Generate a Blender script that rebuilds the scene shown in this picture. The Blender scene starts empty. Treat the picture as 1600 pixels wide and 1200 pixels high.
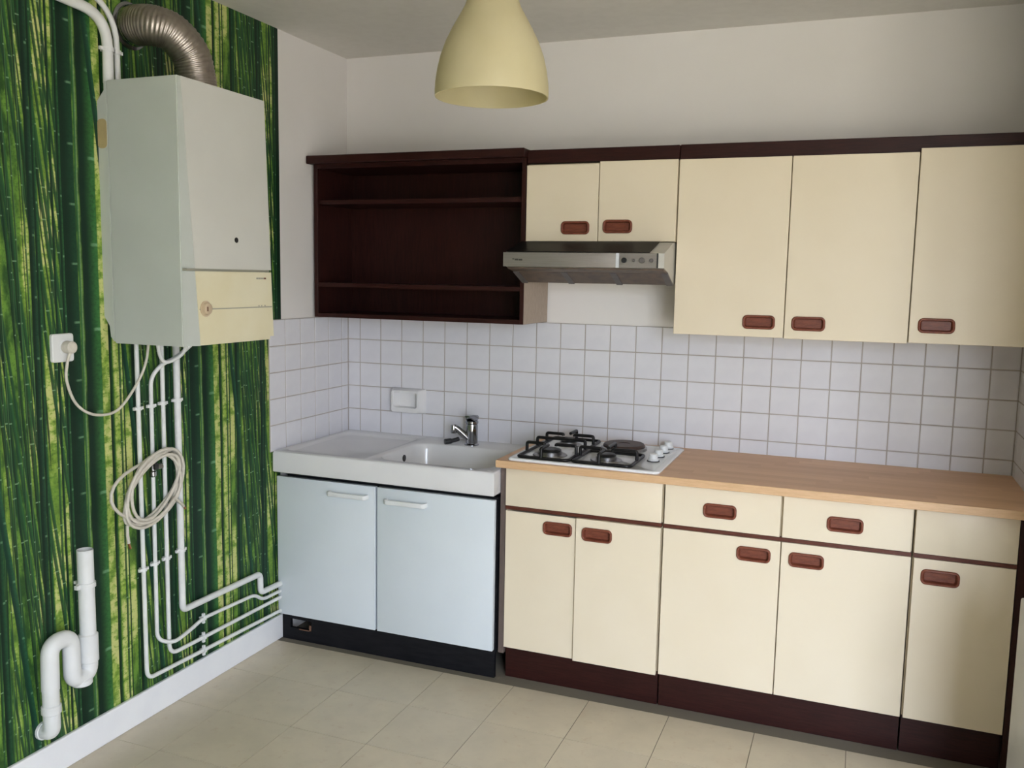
import bpy, bmesh, math, random
from mathutils import Vector, Matrix

scene = bpy.context.scene
COL = scene.collection
R = math.radians

# ------------------------------------------------------------------ camera
FPX = 1397.85
CAM = Vector((2.2626, -3.6623, 1.5613))
YAW, PITCH, ROLL = 0.3706, -0.1182, 0.0184
fw = Vector((-math.sin(YAW) * math.cos(PITCH), math.cos(YAW) * math.cos(PITCH), math.sin(PITCH)))
rt = Vector((math.cos(YAW), math.sin(YAW), 0))
up = rt.cross(fw)
rt2 = rt * math.cos(ROLL) + up * math.sin(ROLL)
up2 = up * math.cos(ROLL) - rt * math.sin(ROLL)
cd = bpy.data.cameras.new('camera')
cam = bpy.data.objects.new('camera', cd)
COL.objects.link(cam)
cd.sensor_width = 36.0
cd.lens = FPX / 1600 * 36.0
cd.clip_start = 0.02
m3 = Matrix((rt2, up2, -fw)).transposed()
cam.matrix_world = Matrix.Translation(CAM) @ m3.to_4x4()
scene.camera = cam

# ------------------------------------------------------------------ room measures
XR = 2.815          # right wall
YF = -4.60          # wall behind the camera
XE = 4.60           # far right wall, where the room opens out past the kitchen corner
YS = -1.45          # end of the short right-hand kitchen wall
ZC = 2.54           # ceiling
TT = 1.3715         # top of the wall tiles
TS = 0.11           # wall tile pitch
WX0, WX1, WZ0, WZ1 = 2.92, 4.32, 0.08, 2.38   # glazed balcony door in the wall behind the camera

# ------------------------------------------------------------------ daylight
SKY_STRENGTH = 9.0
world = bpy.data.worlds.new('daylight')
scene.world = world
world.use_nodes = True
wn = world.node_tree
wn.nodes.clear()
wo = wn.nodes.new('ShaderNodeOutputWorld')
wb = wn.nodes.new('ShaderNodeBackground')
wg = wn.nodes.new('ShaderNodeTexCoord')
ws = wn.nodes.new('ShaderNodeSeparateXYZ')
wr = wn.nodes.new('ShaderNodeValToRGB')          # overcast sky over a darker ground
wr.color_ramp.elements[0].position = 0.49
wr.color_ramp.elements[0].color = (0.30, 0.29, 0.25, 1)
wr.color_ramp.elements[1].position = 0.51
wr.color_ramp.elements[1].color = (0.40, 0.46, 0.56, 1)
we = wr.color_ramp.elements.new(0.60)
we.color = (0.60, 0.68, 0.83, 1)
we = wr.color_ramp.elements.new(1.0)
we.color = (1.26, 1.43, 1.74, 1)
wm = wn.nodes.new('ShaderNodeMath')
wm.operation = 'MULTIPLY_ADD'
wm.inputs[1].default_value = 0.5
wm.inputs[2].default_value = 0.5
wn.links.new(wg.outputs['Generated'], ws.inputs[0])
wn.links.new(ws.outputs['Z'], wm.inputs[0])
wn.links.new(wm.outputs[0], wr.inputs[0])
wn.links.new(wr.outputs[0], wb.inputs[0])
wb.inputs[1].default_value = SKY_STRENGTH
wn.links.new(wb.outputs[0], wo.inputs[0])
# portal in the window opening: guides the sky light, gives none of its own
ld = bpy.data.lights.new('window_portal', 'AREA')
ld.shape = 'RECTANGLE'
ld.size = WX1 - WX0
ld.size_y = WZ1 - WZ0
ld.cycles.is_portal = True
lo = bpy.data.objects.new('window_portal', ld)
COL.objects.link(lo)
lo.location = ((WX0 + WX1) / 2, YF - 0.20, (WZ0 + WZ1) / 2)
lo.rotation_euler = Vector((0, 1, 0)).to_track_quat('-Z', 'Y').to_euler()

vs = scene.view_settings
vs.view_transform = 'Standard'
vs.look = 'None'
vs.gamma = 1.0
vs.use_curve_mapping = False
vs.exposure = 2.05

# ------------------------------------------------------------------ node helpers
class E:
    """a value socket with arithmetic"""
    def __init__(s, nt, sock): s.nt, s.s = nt, sock
    def _m(s, op, *o):
        n = s.nt.nodes.new('ShaderNodeMath'); n.operation = op
        for i, v in enumerate((s,) + o):
            if isinstance(v, E): s.nt.links.new(v.s, n.inputs[i])
            else: n.inputs[i].default_value = v
        return E(s.nt, n.outputs[0])
    def __add__(s, o): return s._m('ADD', o)
    def __radd__(s, o): return s._m('ADD', o)
    def __sub__(s, o): return s._m('SUBTRACT', o)
    def __rsub__(s, o): return (s * -1.0) + o
    def __mul__(s, o): return s._m('MULTIPLY', o)
    def __rmul__(s, o): return s._m('MULTIPLY', o)
    def __truediv__(s, o): return s._m('DIVIDE', o)
    def abs(s): return s._m('ABSOLUTE')
    def floor(s): return s._m('FLOOR')
    def fract(s): return s._m('FRACT')
    def sin(s): return s._m('SINE')
    def cos(s): return s._m('COSINE')
    def gt(s, o): return s._m('GREATER_THAN', o)
    def lt(s, o): return s._m('LESS_THAN', o)
    def mn(s, o): return s._m('MINIMUM', o)
    def mx(s, o): return s._m('MAXIMUM', o)
    def ss(s, a, b):
        n = s.nt.nodes.new('ShaderNodeMapRange'); n.interpolation_type = 'SMOOTHSTEP'
        s.nt.links.new(s.s, n.inputs[0])
        n.inputs[1].default_value, n.inputs[2].default_value = a, b
        return E(s.nt, n.outputs[0])

def mixc(nt, fac, a, b):
    n = nt.nodes.new('ShaderNodeMix'); n.data_type = 'RGBA'
    for sock, v in ((n.inputs[0], fac), (n.inputs[6], a), (n.inputs[7], b)):
        if isinstance(v, E): nt.links.new(v.s, sock)
        elif hasattr(v, 'is_linked'): nt.links.new(v, sock)
        elif isinstance(v, (int, float)): sock.default_value = v
        else: sock.default_value = (*v, 1)
    return n.outputs[2]

def noise(nt, vec, scale, detail=3, rough=0.5):
    n = nt.nodes.new('ShaderNodeTexNoise')
    n.inputs['Scale'].default_value = scale
    n.inputs['Detail'].default_value = detail
    n.inputs['Roughness'].default_value = rough
    if vec is not None: nt.links.new(vec, n.inputs['Vector'])
    return E(nt, n.outputs['Fac'])

def comb(nt, x, y, z):
    n = nt.nodes.new('ShaderNodeCombineXYZ')
    for i, v in enumerate((x, y, z)):
        if isinstance(v, E): nt.links.new(v.s, n.inputs[i])
        else: n.inputs[i].default_value = v
    return n.outputs[0]

def base(name, color, rough=0.5, metallic=0.0, spec=0.5, coat=0.0):
    m = bpy.data.materials.new(name); m.use_nodes = True
    nt = m.node_tree; b = nt.nodes['Principled BSDF']
    b.inputs['Base Color'].default_value = (*color, 1)
    b.inputs['Roughness'].default_value = rough
    b.inputs['Metallic'].default_value = metallic
    b.inputs['Specular IOR Level'].default_value = spec
    b.inputs['Coat Weight'].default_value = coat
    return m, nt, b

def objco(nt, scale=(1, 1, 1)):
    t = nt.nodes.new('ShaderNodeTexCoord'); mp = nt.nodes.new('ShaderNodeMapping')
    mp.inputs['Scale'].default_value = scale
    nt.links.new(t.outputs['Object'], mp.inputs[0])
    return mp.outputs[0]

def bump(nt, b, h, strength=0.1, dist=0.002):
    n = nt.nodes.new('ShaderNodeBump')
    n.inputs['Strength'].default_value = strength
    n.inputs['Distance'].default_value = dist
    nt.links.new(h.s, n.inputs['Height'])
    nt.links.new(n.outputs[0], b.inputs['Normal'])

def mottled(name, c1, c2, scale, rough=0.5, stretch=(1, 1, 1), bmp=0.0, metallic=0.0, spec=0.5, coat=0.0, detail=4):
    m, nt, b = base(name, c1, rough, metallic, spec, coat)
    f = noise(nt, objco(nt, stretch), scale, detail)
    nt.links.new(mixc(nt, f.ss(0.3, 0.7), c1, c2), b.inputs['Base Color'])
    if bmp: bump(nt, b, f, bmp)
    return m

# ------------------------------------------------------------------ materials
M = {}
M['paint'] = mottled('white wall paint', (0.81, 0.775, 0.745), (0.80, 0.765, 0.735), 8, 0.85)
M['ceiling'] = mottled('ceiling paint', (0.80, 0.765, 0.71), (0.77, 0.735, 0.68), 25, 0.9, bmp=0.05)
M['tile'] = mottled('white glazed tile', (0.76, 0.75, 0.78), (0.71, 0.70, 0.735), 9, 0.28, spec=0.22)
M['grout'] = mottled('grey grout', (0.50, 0.455, 0.425), (0.41, 0.365, 0.33), 6, 0.9)
M['cream'] = mottled('cream laminate', (0.785, 0.685, 0.52), (0.77, 0.668, 0.50), 6, 0.42, spec=0.4)
M['cream_edge'] = mottled('cream edging', (0.66, 0.56, 0.38), (0.62, 0.52, 0.35), 8, 0.5)
M['white_lam'] = mottled('white lacquer', (0.70, 0.75, 0.78), (0.68, 0.73, 0.76), 5, 0.30, spec=0.5)
M['white_plastic'] = mottled('white plastic', (0.78, 0.79, 0.79), (0.74, 0.75, 0.74), 14, 0.4)
M['pipe_paint'] = mottled('white pipe paint', (0.80, 0.81, 0.80), (0.74, 0.75, 0.74), 25, 0.45)
M['ceramic'] = mottled('white ceramic', (0.80, 0.79, 0.79), (0.77, 0.76, 0.76), 4, 0.16, spec=0.55)
M['boiler'] = mottled('boiler enamel', (0.57, 0.60, 0.55), (0.545, 0.575, 0.525), 6, 0.35)
M['boiler_front'] = mottled('boiler front enamel', (0.62, 0.615, 0.565), (0.60, 0.595, 0.545), 5, 0.30)
M['boiler_cream'] = mottled('yellowed flap plastic', (0.76, 0.71, 0.52), (0.72, 0.655, 0.44), 5, 0.4)
M['boiler_trim_shaded'] = mottled('shade-toned boiler corner trim', (0.46, 0.48, 0.445), (0.44, 0.46, 0.42), 8, 0.75, spec=0.12)  # casing bevel in a darker grey: its shade is put into the colour
M['boiler_knob'] = mottled('tan knob plastic', (0.60, 0.48, 0.33), (0.55, 0.43, 0.29), 20, 0.4)
M['old_tape'] = mottled('old tan tape', (0.52, 0.41, 0.20), (0.46, 0.36, 0.18), 30, 0.6)
M['brown_mark'] = base('brown print', (0.17, 0.085, 0.05), 0.6)[0]
M['grey_mark'] = base('grey print', (0.36, 0.35, 0.28), 0.6)[0]
M['dark_mark'] = base('dark print', (0.06, 0.055, 0.05), 0.6)[0]
M['black'] = mottled('black plastic', (0.012, 0.012, 0.013), (0.02, 0.02, 0.02), 30, 0.45)
M['plinth_black'] = mottled('black plinth', (0.007, 0.007, 0.009), (0.012, 0.012, 0.014), 12, 0.5, (1, 1, 6), spec=0.15)
M['iron'] = mottled('black enamelled iron', (0.006, 0.006, 0.007), (0.012, 0.011, 0.011), 60, 0.35, spec=0.35)
M['hotplate'] = mottled('rusty hotplate iron', (0.085, 0.045, 0.032), (0.045, 0.028, 0.022), 40, 0.5)
M['hob'] = mottled('white hob enamel', (0.88, 0.885, 0.90), (0.85, 0.855, 0.87), 6, 0.12, spec=0.6)
M['aluminium'] = mottled('burner aluminium', (0.42, 0.41, 0.41), (0.30, 0.29, 0.29), 40, 0.35, metallic=1.0)
M['duct'] = mottled('aluminium duct', (0.42, 0.375, 0.335), (0.34, 0.30, 0.27), 40, 0.38, metallic=1.0)
M['chrome'] = mottled('chrome', (0.42, 0.43, 0.46), (0.36, 0.37, 0.40), 20, 0.12, metallic=1.0)
M['bright_trim'] = mottled('bright hood trim', (0.80, 0.82, 0.88), (0.74, 0.76, 0.82), 20, 0.3, metallic=0.3)
M['steel'] = mottled('brushed hood metal', (0.32, 0.295, 0.27), (0.285, 0.26, 0.24), 12, 0.42, (1, 30, 30), metallic=0.55)
M['hood_side'] = mottled('hood painted side', (0.55, 0.53, 0.48), (0.52, 0.50, 0.45), 12, 0.45)
M['hood_dark'] = mottled('smoked visor', (0.008, 0.007, 0.007), (0.012, 0.010, 0.010), 10, 0.40, spec=0.05)
M['hood_under'] = mottled('greasy hood grille', (0.15, 0.105, 0.075), (0.10, 0.075, 0.058), 30, 0.5, metallic=0.2)
M['hood_rib'] = mottled('hood underside frame', (0.13, 0.115, 0.11), (0.10, 0.09, 0.09), 30, 0.5)
M['brass'] = base('bare copper', (0.45, 0.20, 0.10), 0.4, 0.9)[0]
M['cable'] = mottled('beige cable sheath', (0.66, 0.62, 0.54), (0.60, 0.56, 0.48), 60, 0.5)
M['raw_board'] = mottled('bare chipboard side', (0.46, 0.37, 0.29), (0.40, 0.32, 0.25), 120, 0.7, (1, 1, 0.3))
M['glass_dark'] = base('window gasket', (0.05, 0.05, 0.05), 0.6)[0]
M['radiator'] = mottled('radiator enamel', (0.70, 0.695, 0.68), (0.68, 0.67, 0.655), 6, 0.35)
M['baseboard'] = mottled('white baseboard gloss', (0.87, 0.88, 0.90), (0.84, 0.85, 0.88), 10, 0.3)

def wood(name, c1, c2, rough, stretch, coat=0.0, spec=0.5):
    m, nt, b = base(name, c1, rough, coat=coat, spec=spec)
    co = objco(nt, stretch)
    f1 = noise(nt, co, 9, 6, 0.65)
    f2 = noise(nt, co, 40, 3, 0.6)
    f = f1 * 0.7 + f2 * 0.3
    nt.links.new(mixc(nt, f.ss(0.36, 0.64), c1, c2), b.inputs['Base Color'])
    bump(nt, b, f2, 0.06, 0.001)
    return m
M['mahogany'] = wood('dark mahogany', (0.020, 0.0052, 0.0045), (0.036, 0.0095, 0.0072), 0.42, (1.2, 8, 14), spec=0.22)
M['mahogany_v'] = wood('dark mahogany upright', (0.020, 0.0052, 0.0045), (0.036, 0.0095, 0.0072), 0.42, (10, 8, 1.0), spec=0.22)
M['handle'] = wood('red stained handle wood', (0.14, 0.038, 0.022), (0.23, 0.070, 0.038), 0.38, (4, 16, 20), spec=0.3)
M['rail'] = wood('red-brown rail wood', (0.085, 0.024, 0.015), (0.12, 0.036, 0.022), 0.4, (2, 12, 16), spec=0.3)
M['filler'] = wood('brown filler strip', (0.135, 0.10, 0.085), (0.11, 0.08, 0.068), 0.6, (8, 8, 1))

def make_worktop():
    m, nt, b = base('beech strip worktop', (0.5, 0.33, 0.2), 0.40, spec=0.25)
    t = nt.nodes.new('ShaderNodeTexCoord'); sp = nt.nodes.new('ShaderNodeSeparateXYZ')
    nt.links.new(t.outputs['Object'], sp.inputs[0])
    x, y = E(nt, sp.outputs[0]), E(nt, sp.outputs[1])
    row = (y / 0.045).floor()
    xs = x + row * 0.377
    cell = (xs / 0.42).floor()
    w = nt.nodes.new('ShaderNodeTexWhiteNoise'); w.noise_dimensions = '2D'
    nt.links.new(comb(nt, row, cell, 0), w.inputs[0])
    v = E(nt, w.outputs[0])
    g = noise(nt, objco(nt, (2.0, 40, 40)), 6, 5, 0.6)
    f = v * 0.45 + g * 0.55
    c = mixc(nt, f.ss(0.15, 0.85), (0.80, 0.505, 0.295), (0.66, 0.385, 0.21))
    nt.links.new(c, b.inputs['Base Color'])
    return m
M['worktop'] = make_worktop()
M['worktop_edge'] = wood('beech edging', (0.70, 0.455, 0.26), (0.62, 0.39, 0.21), 0.35, (2, 20, 20))

def make_floor():
    m, nt, b = base('vinyl floor tile', (0.5, 0.45, 0.36), 0.38, spec=0.45)
    t = nt.nodes.new('ShaderNodeTexCoord')
    oi = nt.nodes.new('ShaderNodeObjectInfo')
    mp = nt.nodes.new('ShaderNodeVectorMath'); mp.operation = 'ADD'
    nt.links.new(t.outputs['Object'], mp.inputs[0])
    nt.links.new(comb(nt, E(nt, oi.outputs['Random']) * 37.0, E(nt, oi.outputs['Random']) * 91.0, 0), mp.inputs[1])
    f = noise(nt, mp.outputs[0], 7, 6, 0.62)
    g = noise(nt, mp.outputs[0], 26, 5, 0.7)
    s = noise(nt, mp.outputs[0], 3.2, 2, 0.5)
    c = mixc(nt, f.ss(0.35, 0.68), (0.66, 0.575, 0.43), (0.60, 0.525, 0.395))
    c = mixc(nt, g.ss(0.55, 0.72) * 0.55, c, (0.55, 0.425, 0.30))
    c = mixc(nt, s.ss(0.62, 0.75) * 0.45, c, (0.50, 0.38, 0.26))
    c = mixc(nt, E(nt, oi.outputs['Random']) * 0.28, c, (0.53, 0.485, 0.40))
    nt.links.new(c, b.inputs['Base Color'])
    r = g * 0.15 + 0.30
    nt.links.new(r.s, b.inputs['Roughness'])
    return m
M['floor'] = make_floor()
M['floor_seam'] = base('floor seam dirt', (0.19, 0.165, 0.125), 0.9)[0]

def make_shade():
    m, nt, b = base('cream plastic lampshade', (0.80, 0.71, 0.43), 0.45)
    f = noise(nt, objco(nt), 12, 4)
    nt.links.new(mixc(nt, f.ss(0.3, 0.7), (0.76, 0.69, 0.445), (0.71, 0.64, 0.40)), b.inputs['Base Color'])
    out = nt.nodes['Material Output']
    tr = nt.nodes.new('ShaderNodeBsdfTranslucent'); tr.inputs[0].default_value = (0.70, 0.63, 0.38, 1)
    mx = nt.nodes.new('ShaderNodeMixShader'); mx.inputs[0].default_value = 0.42
    nt.links.new(b.outputs[0], mx.inputs[1]); nt.links.new(tr.outputs[0], mx.inputs[2])
    nt.links.new(mx.outputs[0], out.inputs[0])
    return m
M['shade'] = make_shade()

def make_pane():
    m = bpy.data.materials.new('window glass'); m.use_nodes = True
    nt = m.node_tree; nt.nodes.clear()
    o = nt.nodes.new('ShaderNodeOutputMaterial'); t = nt.nodes.new('ShaderNodeBsdfTransparent')
    g = nt.nodes.new('ShaderNodeBsdfGlossy'); g.inputs['Roughness'].default_value = 0.02
    x = nt.nodes.new('ShaderNodeMixShader'); x.inputs[0].default_value = 0.06
    nt.links.new(t.outputs[0], x.inputs[1]); nt.links.new(g.outputs[0], x.inputs[2]); nt.links.new(x.outputs[0], o.inputs[0])
    return m
M['pane'] = make_pane()

def make_bamboo():
    """printed bamboo-forest wallpaper, one 53 x 53 cm repeat"""
    P = 0.53
    m, nt, b = base('bamboo forest wallpaper', (0.05, 0.15, 0.04), 0.55, spec=0.3)
    t = nt.nodes.new('ShaderNodeTexCoord'); sp = nt.nodes.new('ShaderNodeSeparateXYZ')
    nt.links.new(t.outputs['Object'], sp.inputs[0])
    y, z = E(nt, sp.outputs[1]), E(nt, sp.outputs[2])
    wob = noise(nt, comb(nt, 0, y * 2.0, z * 2.6), 1.0, 2) - 0.5
    yy = y + wob * 0.010
    a = ((yy + 1.85) / P).fract() * P            # metres across the repeat
    th = (z / P) * (2 * math.pi)
    cz, sz = th.cos(), th.sin()
    def wn_(e, seed):
        w = nt.nodes.new('ShaderNodeTexWhiteNoise'); w.noise_dimensions = '2D'
        nt.links.new(comb(nt, e, seed, 0), w.inputs[0]); return E(nt, w.outputs[0])
    # glowing leafy background
    n1 = noise(nt, comb(nt, a * 26.0, cz * 0.9, sz * 0.9), 1.0, 4, 0.6)
    n2 = noise(nt, comb(nt, a * 70.0, cz * 9.0, sz * 9.0), 1.0, 4, 0.7)
    n3 = noise(nt, comb(nt, a * 10.0, cz * 0.55, sz * 0.55), 1.0, 2, 0.5)
    c = mixc(nt, n1.ss(0.38, 0.62), (0.020, 0.070, 0.014), (0.13, 0.27, 0.038))
    c = mixc(nt, n2.ss(0.45, 0.72) * 0.8, c, (0.035, 0.10, 0.02))
    def band(c0, w, soft=0.25):
        return 1.0 - ((a - c0).abs() / (w / 2)).ss(1.0 - soft, 1.0 + soft)
    spot = (((th - 0.9).cos()) * 0.5 + 0.5)
    glow = band(0.182, 0.050) * (spot * 0.8 + 0.25)
    glow = glow.mx(band(0.218, 0.022) * ((th - 2.2).cos() * 0.5 + 0.5))
    glow = glow.mx(band(0.106, 0.028, 0.5) * ((th - 0.2).cos() * 0.5 + 0.5) * 0.8)
    glow = glow.mx(band(0.388, 0.036) * 0.75)
    glow = glow.mx(band(0.438, 0.040) * 0.8)
    glow = glow.mx(band(0.470, 0.034) * ((th + 1.4).cos() * 0.5 + 0.5))
    glow = glow.mx(band(0.014, 0.024, 0.5) * 0.35)
    n4 = noise(nt, comb(nt, a * 14.0, cz * 1.9, sz * 1.9), 1.0, 3, 0.6)
    g2 = glow * (n3.ss(0.28, 0.60) * 0.5 + 0.55) * (1.0 - n2.ss(0.46, 0.70) * 0.62) * (n4.ss(0.30, 0.58) * 0.75 + 0.42)
    c = mixc(nt, (g2 * 1.5).mn(1.0), c, (0.25, 0.40, 0.05))
    c = mixc(nt, (g2 * (n1.ss(0.30, 0.70) * 0.7 + 0.4)).ss(0.22, 0.70), c, (0.55, 0.57, 0.21))
    # rows of thin stalks, upright and leaning
    def layer(c, seed, freq, slant, dens, wid, dark, light, lo=None, hi=None):
        aa = ((yy + z * slant + 1.85) / P).fract() * P if slant else a
        u = aa * freq
        i = u.floor()
        r1, r2, r3 = wn_(i, seed), wn_(i, seed + 7.3), wn_(i, seed + 13.7)
        tt = u.fract() - 0.5 - (r3 - 0.5) * 0.3
        half = r2 * wid * 0.6 + wid * 0.4
        mask = (1.0 - (tt.abs() / half).ss(0.75, 1.1)) * r1.lt(dens)
        if lo is not None:
            mask = mask * (a.gt(lo) * a.lt(hi))
        shade = (tt / half * 0.5 + 0.5)
        col = mixc(nt, shade.ss(0.15, 0.95) * (r2 * 0.8 + 0.2), dark, light)
        zz = (z * 5.6 + r3 * 9.0 + r1 * 3.0).fract()
        tick = zz.lt(0.022) * r2.gt(0.35)
        col = mixc(nt, tick * 0.6, col, (0.26, 0.42, 0.25))
        return mixc(nt, mask * 0.94, c, col)
    D0, D1 = (0.004, 0.019, 0.010), (0.008, 0.040, 0.020)
    G1, G2 = (0.025, 0.115, 0.035), (0.055, 0.17, 0.045)
    c = layer(c, 3.0, 64, 0.0, 0.42, 0.36, D1, G2)
    c = layer(c, 21.0, 58, 0.125, 0.62, 0.42, D1, G1, 0.0, 0.245)
    c = layer(c, 35.0, 46, 0.060, 0.55, 0.40, D0, G1, 0.0, 0.165)
    c = layer(c, 52.0, 75, -0.02, 0.55, 0.40, D0, G1, 0.488, 0.53)
    c = layer(c, 77.0, 95, 0.02, 0.55, 0.30, D0, (0.09, 0.20, 0.08), 0.0, 0.12)
    # the large stalks of the repeat: centre, width, left colour, right colour, node spacing phase
    def stalk(c, c0, w, dark, light, ph, bright=0.5, slant=0.0, step=0.34):
        aa = ((yy + z * slant + 1.85) / P).fract() * P if slant else a
        tt = (aa - c0) / (w / 2)
        mask = 1.0 - tt.abs().ss(0.88, 1.05)
        col = mixc(nt, tt.ss(-0.5, 0.9), dark, light)
        zz = ((z / P + ph) / step).fract()
        tick = (1.0 - (zz - 0.5).abs().ss(0.010, 0.026)) * tt.ss(0.0, 0.5)
        col = mixc(nt, tick * bright, col, (0.25, 0.48, 0.27))
        col = mixc(nt, n2.ss(0.35, 0.75) * 0.55, col, dark)
        return mixc(nt, mask, c, col)
    c = stalk(c, 0.130, 0.020, D0, (0.015, 0.06, 0.03), 0.1)
    c = stalk(c, 0.148, 0.013, D0, G1, 0.6)
    c = stalk(c, 0.206, 0.007, D0, D1, 0.0, 0.0)
    c = stalk(c, 0.265, 0.052, (0.004, 0.021, 0.010), (0.009, 0.050, 0.022), 0.25)
    c = stalk(c, 0.236, 0.014, D0, G1, 0.55, slant=0.0)
    c = stalk(c, 0.408, 0.014, D0, (0.018, 0.09, 0.02), 0.1, 0.1)
    c = stalk(c, 0.459, 0.006, D0, G1, 0.3, 0.1)
    c = stalk(c, 0.508, 0.020, D0, (0.015, 0.08, 0.03), 0.4)
    c = stalk(c, 0.300, 0.010, G1, (0.22, 0.33, 0.13), 0.4, 0.3)
    c = stalk(c, 0.340, 0.064, (0.004, 0.022, 0.011), (0.040, 0.165, 0.040), 0.156, 0.6, step=0.5)
    c = stalk(c, 0.090, 0.021, (0.006, 0.035, 0.02), (0.02, 0.10, 0.045), 0.3, 0.4, slant=0.118)
    nt.links.new(c, b.inputs['Base Color'])
    return m
M['bamboo'] = make_bamboo()

# ------------------------------------------------------------------ mesh helpers
def bbox(bm, x0, x1, y0, y1, z0, z1):
    vs_ = [bm.verts.new((x, y, z)) for x in (x0, x1) for y in (y0, y1) for z in (z0, z1)]
    for f in ((0, 1, 3, 2), (4, 6, 7, 5), (0, 4, 5, 1), (2, 3, 7, 6), (0, 2, 6, 4), (1, 5, 7, 3)):
        bm.faces.new([vs_[i] for i in f])
    return vs_

def box(x0, x1, y0, y1, z0, z1, bev=0.0, seg=2):
    bm = bmesh.new()
    bbox(bm, x0, x1, y0, y1, z0, z1)
    if bev:
        bmesh.ops.bevel(bm, geom=list(bm.edges), offset=bev, segments=seg, affect='EDGES', profile=0.5)
    return bm

def boxes(*bs, bev=0.0):
    bm = bmesh.new()
    for q in bs: bbox(bm, *q)
    if bev:
        bmesh.ops.bevel(bm, geom=list(bm.edges), offset=bev, segments=2, affect='EDGES', profile=0.5)
    return bm

def frames(pts):
    pts = [Vector(p) for p in pts]
    T = []
    for i in range(len(pts)):
        a = pts[max(i - 1, 0)]; b_ = pts[min(i + 1, len(pts) - 1)]
        T.append((b_ - a).normalized())
    n = T[0].orthogonal().normalized()
    out = []
    for i, t_ in enumerate(T):
        if i:
            n = (n - t_ * n.dot(t_)).normalized()
        out.append((pts[i], n, t_.cross(n)))
    return out

def tube(pts, r, seg=12, bm=None, cap=True):
    bm = bm or bmesh.new()
    rs = r if isinstance(r, (list, tuple)) else [r] * len(pts)
    rings = []
    for (p, n, bn), rr in zip(frames(pts), rs):
        rings.append([bm.verts.new(p + n * (rr * math.cos(2 * math.pi * k / seg)) + bn * (rr * math.sin(2 * math.pi * k / seg))) for k in range(seg)])
    for a, b_ in zip(rings, rings[1:]):
        for k in range(seg):
            bm.faces.new((a[k], a[(k + 1) % seg], b_[(k + 1) % seg], b_[k]))
    if cap:
        bm.faces.new(rings[0][::-1]); bm.faces.new(rings[-1])
    return bm

def fillet(pts, r, n=6):
    """polyline with rounded corners"""
    pts = [Vector(p) for p in pts]
    rr = r if isinstance(r, (list, tuple)) else [r] * len(pts)
    out = [pts[0]]
    for i in range(1, len(pts) - 1):
        p = pts[i]; a = (pts[i - 1] - p); b_ = (pts[i + 1] - p)
        d = min(rr[i], a.length * 0.49, b_.length * 0.49)
        s, e = p + a.normalized() * d, p + b_.normalized() * d
        for k in range(n + 1):
            t_ = k / n
            out.append(s * (1 - t_) ** 2 + p * 2 * t_ * (1 - t_) + e * t_ ** 2)
    out.append(pts[-1])
    return out

def spline(pts, n=8):
    """Catmull-Rom through the points"""
    pts = [Vector(p) for p in pts]
    q = [pts[0] * 2 - pts[1]] + pts + [pts[-1] * 2 - pts[-2]]
    out = []
    for i in range(1, len(q) - 2):
        for k in range(n):
            t_ = k / n
            out.append(0.5 * ((2 * q[i]) + (q[i + 1] - q[i - 1]) * t_ + (2 * q[i - 1] - 5 * q[i] + 4 * q[i + 1] - q[i + 2]) * t_ ** 2 + (3 * q[i] - q[i - 1] - 3 * q[i + 1] + q[i + 2]) * t_ ** 3))
    out.append(pts[-1])
    return out

def lathe(profile, seg=32, axis='z', center=(0, 0, 0), bm=None, close=False):
    """profile: (radius, height) pairs along the axis"""
    bm = bm or bmesh.new()
    c = Vector(center)
    def P_(r, h, k):
        a = 2 * math.pi * k / seg
        u, v = r * math.cos(a), r * math.sin(a)
        return c + Vector({'z': (u, v, h), 'y': (u, h, -v), 'x': (h, u, v)}[axis])
    rings = [[bm.verts.new(P_(r, h, k)) for k in range(seg)] for r, h in profile]
    prs = list(zip(rings, rings[1:]))
    if close: prs.append((rings[-1], rings[0]))
    for a, b_ in prs:
        for k in range(seg):
            bm.faces.new((a[k], a[(k + 1) % seg], b_[(k + 1) % seg], b_[k]))
    if not close:
        bm.faces.new(rings[0][::-1]); bm.faces.new(rings[-1])
    return bm

def rrect(w, h, r, n=5):
    """rounded rectangle outline, centred, in 2D"""
    out = []
    for cx, cy, a0 in ((w / 2 - r, h / 2 - r, 0), (-w / 2 + r, h / 2 - r, 90), (-w / 2 + r, -h / 2 + r, 180), (w / 2 - r, -h / 2 + r, 270)):
        for k in range(n + 1):
            a = R(a0 + 90 * k / n)
            out.append((cx + r * math.cos(a), cy + r * math.sin(a)))
    return out

def loft(bm, loops, cap0=False, cap1=False):
    rings = [[bm.verts.new(p) for p in l] for l in loops]
    n = len(rings[0])
    for a, b_ in zip(rings, rings[1:]):
        for k in range(n):
            bm.faces.new((a[k], a[(k + 1) % n], b_[(k + 1) % n], b_[k]))
    if cap0: bm.faces.new(rings[0][::-1])
    if cap1: bm.faces.new(rings[-1])
    return rings

# ------------------------------------------------------------------ object helpers
ROOT = {}
def origin_of(o):
    while o is not None and o.name not in ROOT: o = o.parent
    return ROOT[o.name] if o is not None else Vector((0, 0, 0))

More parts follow.
